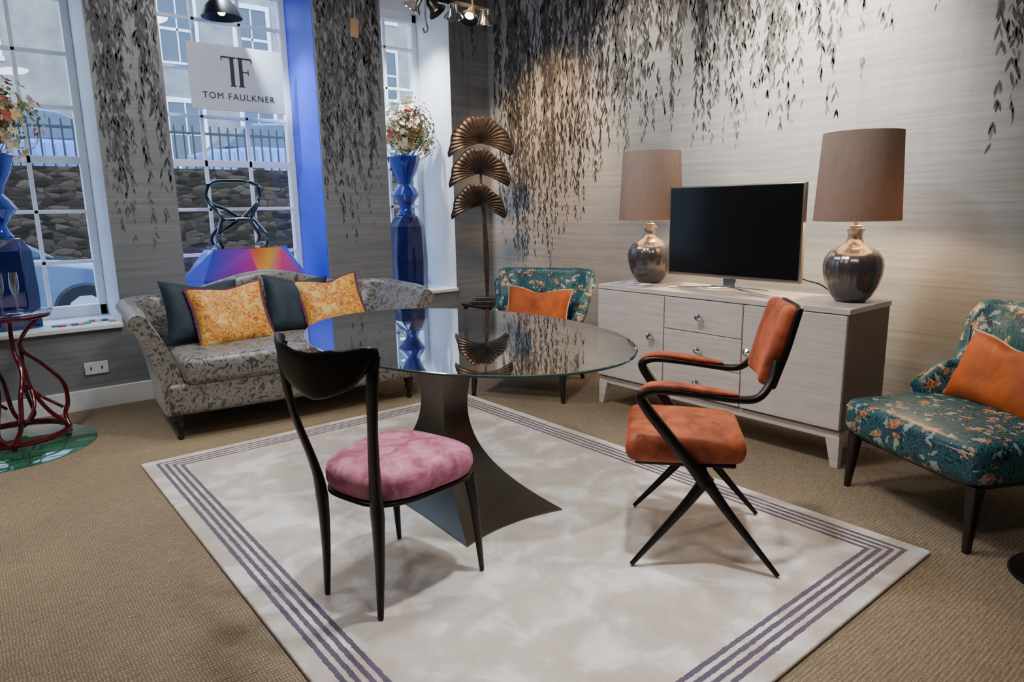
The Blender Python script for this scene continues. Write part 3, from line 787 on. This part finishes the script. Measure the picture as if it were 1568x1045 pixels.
# ------------------------------------------------------------------ hanging sign
sg=empty('hanging_sign',(2.02,6.04,2.475))
def signmat():
    m,nt,b=newmat('frosted_acrylic'); v=coords(nt,'Object'); n=noise(nt,v,3)
    nt.links.new(ramp(nt,n.outputs[0],[(.3,(.54,.60,.67)),(.7,(.60,.66,.73))]),b.inputs['Base Color']); b.inputs['Roughness'].default_value=.35
    b.inputs['Alpha'].default_value=.85; return m
M_sign=signmat()
boxes('panel',[((0,0,0),(.76,.010,.51))],M_sign,sg,bevel=.002)
M_ink=simple('sign_ink',(.01,.012,.02),.5)
yb=-.0075
def q(x0,x1,z0,z1): return ((((x0+x1)/2),yb,(z0+z1)/2),(x1-x0,.004,z1-z0))
boxes('monogram',[q(-.125,-.008,.158,.170),q(-.125,-.118,.135,.16),q(-.056,-.026,-.055,.16),q(-.066,-.016,-.06,-.053),
                  q(.0,.122,.158,.170),q(.115,.122,.13,.16),q(.014,.044,-.055,.16),q(.004,.054,-.06,-.053),q(.044,.090,.055,.063),q(.085,.091,.037,.083)],M_ink,sg)
tcv=bpy.data.curves.new('sign_text','FONT'); tcv.body='TOM FAULKNER'; tcv.size=.070; tcv.align_x='CENTER'; tcv.extrude=.001; tcv.space_character=1.18
to=bpy.data.objects.new('lettering',tcv); to.rotation_euler=(pi/2,0,0); to.location=(0,yb,-.165); to.parent=sg; tcv.materials.append(M_ink); SC.objects.link(to)
for k,s in enumerate((-1,1)):
    sweep('wire_%d'%k,[(s*.34,0,.25),(s*.34,0,.6),(s*.34,0,1.02)],.002,.002,M_chrome,sg,n=2,seg=5)

def pend(name,loc,mat):
    e=empty(name,loc)
    lathe('shade',[(.02,.16),(.05,.15),(.075,.12),(.12,.07),(.15,.0),(.155,-.01),(.148,-.008),(.115,.062),(.07,.11),(.03,.135)],mat,e,seg=40,capb=False)
    lathe('bulb',[(.01,.10),(.03,.07),(.035,.035),(.02,.01),(.002,.004)],simple('pb_'+name,(1,1,1),.5,emis=((.9,.95,1),12)),e,seg=16,capb=False)
    sweep('cord',[(0,0,.155),(0,0,.3),(0,0,CH-loc[2]-.005)],.006,.006,M_black,e,n=2,seg=6)
    return e
pend('pendant_light',(1.90,5.92,2.92),M_black)
cs=empty('spotlight_track',(3.08,4.45,2.83))
cz=CH-2.83-.004
boxes('rail',[((0,0,.05),(.70,.03,.03))],M_black,cs,bevel=.004)
sweep('drop_rod_1',[(-.2,0,.06),(-.2,0,.25),(-.2,0,cz)],.008,.008,M_black,cs,n=2,seg=6)
sweep('drop_rod_2',[(.2,0,.06),(.2,0,.25),(.2,0,cz)],.008,.008,M_black,cs,n=2,seg=6)
for k,(x,rx,ry) in enumerate([(-.31,.5,.4),(-.15,-.4,-.5),(.02,.5,-.4),(.17,-.3,.5),(.31,.4,-.2)]):
    mt=TM((x,0,.0),rx,ry,0)
    lathe('head_%d'%k,[(.015,.06),(.035,.055),(.042,-.01),(.070,-.04),(.072,-.05),(.062,-.045),(.035,-.01)],M_chrome if k%2==0 else M_black,cs,seg=24,mtx=mt,capb=False)
    lathe('lens_%d'%k,[(.001,-.02),(.034,-.02)],simple('lens%d'%k,(1,1,1),.5,emis=((1,.93,.82),10)),cs,seg=20,mtx=mt,capb=False)
sweep('hook',[(-.22,0,.03),(-.225,0,-.10),(-.21,0,-.16),(-.235,0,-.19),(-.25,0,-.16)],.007,.007,M_chrome,cs,n=6,seg=8)

# ------------------------------------------------------------------ red side table with flutes
rt=empty('side_table',(.17,5.20,.0)); RH=.807
lathe('glass_top',[(.27,RH),(.275,RH+.002),(.275,RH+.010),(.27,RH+.012)],M_flute,rt,seg=64,capt=True)
def ring(name,R,z,r,mat,par,n=40):
    pts=[(R*math.cos(2*pi*i/n),R*math.sin(2*pi*i/n),z) for i in range(n+1)]
    sweep(name,pts,r,r,mat,par,side=(0,0,1),n=1,seg=8)
ring('top_ring',.255,RH-.013,.012,M_redm,rt); ring('base_ring',.27,.042,.020,M_redm,rt)
for k in range(4):
    a=2*pi*k/4+.15
    def pt(R,da,z): return (R*math.cos(a+da),R*math.sin(a+da),z)
    sweep('branch_%d'%k,[pt(.22,0,RH-.015),pt(.12,.15,.68),pt(.09,.3,.58),pt(.19,.15,.46),pt(.275,-.05,.33),pt(.285,-.1,.20),pt(.26,-.15,.12),pt(.275,-.3,.04)],[.026,.018,.024,.018,.022,.025,.022,.024],[.014,.012,.013,.012,.013,.014,.013,.016],M_redm,rt,n=8)
    sweep('twig_%d'%k,[pt(.09,.3,.58),pt(.11,.6,.48),pt(.12,.8,.33),pt(.19,.9,.19),pt(.26,1.0,.10),pt(.27,1.2,.04)],[.022,.015,.02,.017,.024,.022],[.013,.010,.012,.012,.014,.014],M_redm,rt,n=8)
    sweep('strut_%d'%k,[pt(.12,.8,.33),pt(.18,.4,.24),pt(.26,0.0,.16)],[.016,.011,.016],[.010]*3,M_redm,rt,n=8)
    lathe('foot_%d'%k,[(.014,.0085),(.018,.014),(.016,.04)],M_redm,rt,c=(pt(.27,-.3,0)[0],pt(.27,-.3,0)[1],0),seg=12,capt=True)
lathe('teal_light_disc',[(.47,.001),(.475,.003),(.47,.006)],M_teal_refl,rt,c=(-.07,-.15,0),seg=64,capt=True)  # disc imitating the teal light pattern on the floor around the table
fl=empty('champagne_flutes',(.17,5.20,RH+.013))
for k,(x,y) in enumerate([(.02,.0),(.10,.06),(-.06,.08),(.09,-.10),(-.04,-.12)]):
    lathe('flute_%d'%k,[(.03,0),(.03,.002),(.005,.006),(.004,.08),(.012,.10),(.024,.15),(.025,.20),(.022,.235),(.021,.235),(.023,.20),(.022,.15),(.004,.11)],M_flute,fl,c=(x,y,0),seg=20)
rs=random.Random(4)
we=empty('colour_swatches',(.64,5.88,.6135))
cols=[(.02,.3,.25),(.4,.05,.03),(.6,.6,.58),(.03,.05,.2),(.5,.3,.05)]
for k in range(10):
    boxes('swatch_%d'%k,[((-.14+.05*k*.8,rs.uniform(-.08,.06),.004),(.045,.07,.008))],simple('swatch%d'%k,cols[k%5],.3),we,bevel=.001)
bl=empty('floor_lamp',(3.06,.50,0))
lathe('base',[(.19,0),(.195,.006),(.19,.016),(.05,.022),(.014,.03)],M_black,bl,seg=48,capt=True)
lathe('pole',[(.011,.02),(.011,1.45)],M_black,bl,seg=12,capt=True)
lathe('shade',[(.16,1.42),(.10,1.68),(.097,1.68),(.157,1.42)],M_black,bl,seg=40,capb=False)
lathe('shade_mount',[(.011,1.44),(.011,1.6),(.098,1.605),(.098,1.61)],M_black,bl,seg=24,capt=True)

# ------------------------------------------------------------------ exterior
def stone():
    m,nt,b=newmat('rubble_stone'); v=coords(nt,'World',(1,1,2.6)); w=nt.nodes.new('ShaderNodeTexVoronoi'); nt.links.new(v,w.inputs['Vector']); w.inputs['Scale'].default_value=5.0
    w2=nt.nodes.new('ShaderNodeTexVoronoi'); w2.feature='DISTANCE_TO_EDGE'; nt.links.new(v,w2.inputs['Vector']); w2.inputs['Scale'].default_value=5.0
    sp=nt.nodes.new('ShaderNodeSeparateColor'); nt.links.new(w.outputs['Color'],sp.inputs[0])
    c=ramp(nt,sp.outputs[0],[(0,(.014,.009,.006)),(.5,(.042,.028,.018)),(1,(.09,.062,.04))])
    c=mixc(nt,mth(nt,'LESS_THAN',w2.outputs['Distance'],.03),c,(.022,.018,.015))
    nt.links.new(c,b.inputs['Base Color']); b.inputs['Roughness'].default_value=.95; sock(b,'Specular IOR Level').default_value=.2; bump(nt,b,w2.outputs['Distance'],.6,.05); return m
M_stone=stone(); M_asph=simple('asphalt',(.13,.135,.14),.8,kind='World'); M_bld=simple('sandstone',(.30,.27,.24),.85,kind='World',scale=1.5,var=.3)
M_rail=simple('iron_railing',(.012,.014,.02),.5); M_wd=simple('dark_pane',(.05,.075,.11),.1)
boxes('street_ground_lower',[span(-30,32,6.47,13,-.12,0)],M_asph)
boxes('retaining_wall',[span(-30,32,13,13.4,-.1,2.15)],M_stone)
boxes('street_ground_upper',[span(-30,32,13.4,27.5,1.5,1.7)],M_asph)
R=[span(-14,22,13.18,13.22,2.75,2.79),span(-14,22,13.18,13.22,2.2,2.23)]
x=-14
while x<22: R.append(span(x-.012,x+.012,13.19,13.21,2.15,2.9)); x+=.15
boxes('street_railing',R,M_rail)
def building(name,x0,x1,y,zt,mat,off=0):
    e=empty(name,(0,0,0))
    boxes('facade',[span(x0,x1,y,y+4,1.6,zt)],mat,e)
    FR=[];PN=[];z=3.0
    while z<zt-1.8:
        x=x0+1+off
        while x<x1-1.5:
            FR+= [span(x-.12,x,y-.06,y+.02,z-.1,z+1.8),span(x+1.0,x+1.12,y-.06,y+.02,z-.1,z+1.8),span(x-.16,x+1.16,y-.1,y+.02,z-.22,z-.1),span(x-.12,x+1.12,y-.06,y+.02,z+1.8,z+1.95),
                  span(x+.48,x+.52,y-.04,y+.02,z-.1,z+1.8),span(x,x+1,y-.04,y+.02,z+.82,z+.90)]
            PN.append(span(x,x+1,y-.02,y+.03,z-.1,z+1.8)); x+=2.3
        z+=3.1
    boxes('window_surrounds',FR,M_frame,e); boxes('panes',PN,M_wd,e)
building('tenement_building',-14,4,26,13,M_bld); building('tenement_building',4.4,13,24,10,simple('grey_stone',(.24,.235,.23),.85,kind='World',scale=2,var=.3),.4)
building('tenement_building',13.4,32,27,14,M_bld,.3)
def car(name,loc,col,rz=0):
    e=empty(name,loc,rz); paint=simple('paint_'+name+str(loc[0]),col,.2,.4,coat=1,var=.03)
    low=[(-2.1,.35),(-2.15,.6),(-2.05,.85),(-1.2,.95),(1.0,.93),(1.9,.78),(2.12,.6),(2.12,.32)]
    cab=[(-1.75,.90),(-1.2,1.38),(-.2,1.45),(.45,1.38),(1.15,.92)]
    def ext(nm,pl,w,wt,mat,bev):
        V=[];F=[];n=len(pl); zm=max(z for _,z in pl);z0=min(z for _,z in pl)
        for s in (-1,1):
            for x,z in pl:
                k=w+(wt-w)*(z-z0)/(zm-z0); V.append((x,s*k,z))
        for i in range(n): j=(i+1)%n; F.append((i,j,n+j,n+i))
        F.append(tuple(reversed(range(n)))); F.append(tuple(range(n,2*n)))
        o=mk(nm,V,F,mat,e,bevel=bev,bseg=3,ang=35); fixn(o)
    ext('body',low,.86,.82,paint,.08); ext('glasshouse',cab,.78,.58,M_wd,.05)
    ext('roof',[(-1.15,1.385),(-.2,1.465),(.42,1.39),(.40,1.37),(-.2,1.43),(-1.1,1.36)],.6,.58,paint,0)
    for i,x in enumerate((-1.3,1.35)):
        for j,s in enumerate((-1,1)):
            mt=Matrix.Translation((x,s*.80,.32))@Matrix.Rotation(pi/2,4,'X')
            lathe('tyre_%d%d'%(i,j),[(.2,-.1),(.3,-.1),(.32,-.07),(.32,.07),(.3,.1),(.2,.1)],M_rail,e,seg=32,mtx=mt,capt=True)
            lathe('rim_%d%d'%(i,j),[(.06,-.108),(.19,-.104),(.19,.104),(.06,.108)],M_chrome,e,seg=10,mtx=mt,capt=True,smooth=False)
car('parked_car',(-.25,9.9,0),(.14,.20,.32))
car('parked_car',(1.3,14.6,1.7),(.06,.17,.55)); car('parked_car',(6.0,14.6,1.7),(.08,.20,.58)); car('parked_car',(-3.6,14.6,1.7),(.45,.47,.5)); car('parked_car',(10.8,14.6,1.7),(.5,.52,.55))

# ------------------------------------------------------------------ lights
w=bpy.data.worlds.new('World'); bpy.context.scene.world=w; w.use_nodes=True
nt=w.node_tree; bg=nt.nodes['Background']; 
tcn=nt.nodes.new('ShaderNodeTexCoord'); sp=nt.nodes.new('ShaderNodeSeparateXYZ'); nt.links.new(tcn.outputs['Generated'],sp.inputs[0])
nt.links.new(ramp(nt,sp.outputs[2],[(.0,(.68,.83,1.0)),(.6,(.46,.67,1.0))]),bg.inputs[0]); bg.inputs[1].default_value=5.6
def spot(name,loc,tgt,e,col,ang,blend=.7,size=.05):
    l=bpy.data.lights.new(name,'SPOT'); l.energy=e; l.color=col; l.spot_size=math.radians(ang); l.spot_blend=blend; l.shadow_soft_size=size
    o=bpy.data.objects.new(name,l); o.location=loc; d=Vector(tgt)-Vector(loc); o.rotation_euler=d.to_track_quat('-Z','Y').to_euler(); SC.objects.link(o); return o
def area(name,loc,tgt,e,col,s):
    l=bpy.data.lights.new(name,'AREA'); l.energy=e; l.color=col; l.shape='DISK'; l.size=s
    o=bpy.data.objects.new(name,l); o.location=loc; d=Vector(tgt)-Vector(loc); o.rotation_euler=d.to_track_quat('-Z','Y').to_euler(); SC.objects.link(o); return o
spot('spotlight_corner',(3.15,4.45,2.95),(4.37,4.80,1.75),620,(1,.62,.30),72,1,.12)
spot('spotlight_mural',(3.1,2.35,3.3),(4.37,2.35,2.15),850,(1,.88,.72),70,1,.1)
spot('spotlight_mural.001',(3.2,3.7,3.3),(4.37,3.8,2.4),180,(1,.86,.68),60,1,.1)
spot('spotlight_window',(3.35,5.75,3.3),(3.91,6.1,1.6),300,(.88,.94,1),75,1)
spot('spotlight_window.001',(1.9,5.8,3.3),(2.5,6.05,1.7),300,(.8,.88,1),60,1)
spot('spotlight_rug',(1.6,1.4,3.4),(1.9,1.9,0),290,(1,.96,.92),58,.9,.08)
spot('spotlight_floor',(-.2,3.9,3.4),(.1,4.1,0),190,(1,.90,.70),62,1,.08)
spot('spotlight_sofa',(1.5,3.6,3.4),(1.7,4.8,.6),120,(1,.96,.9),50,1,.08)
area('ceiling_light',(1.7,2.4,3.42),(1.7,2.4,0),52,(1,.98,.95),.4)  # area lamps added under the ceiling because window light is too weak
area('ceiling_light.001',(-.6,3.0,3.42),(-.4,3.2,0),26,(1,.94,.84),.4)
area('ceiling_light.002',(1.0,.2,3.42),(1.3,.6,0),18,(1,.96,.92),.4)
area('ceiling_light.003',(1.9,4.3,3.42),(1.8,4.7,0),30,(1,.97,.92),.4)

# ------------------------------------------------------------------ camera
cam=bpy.data.cameras.new('Camera'); co=bpy.data.objects.new('Camera',cam); SC.objects.link(co)
cam.sensor_width=36; cam.lens=24.0; cam.clip_start=.05
th=math.radians(11.1); ro=math.radians(1.0)
Fh=Vector((.629,.777,0)).normalized(); Rr=Vector((Fh.y,-Fh.x,0)); Z=Vector((0,0,1))
Fw=Fh*math.cos(th)-Z*math.sin(th); U=Z*math.cos(th)+Fh*math.sin(th)
rt_=Rr*math.cos(ro)-U*math.sin(ro); up=U*math.cos(ro)+Rr*math.sin(ro)
m=Matrix((( rt_.x,up.x,-Fw.x,0),(rt_.y,up.y,-Fw.y,0),(rt_.z,up.z,-Fw.z,1.40),(0,0,0,1)))
co.matrix_world=m
bpy.context.scene.camera=co
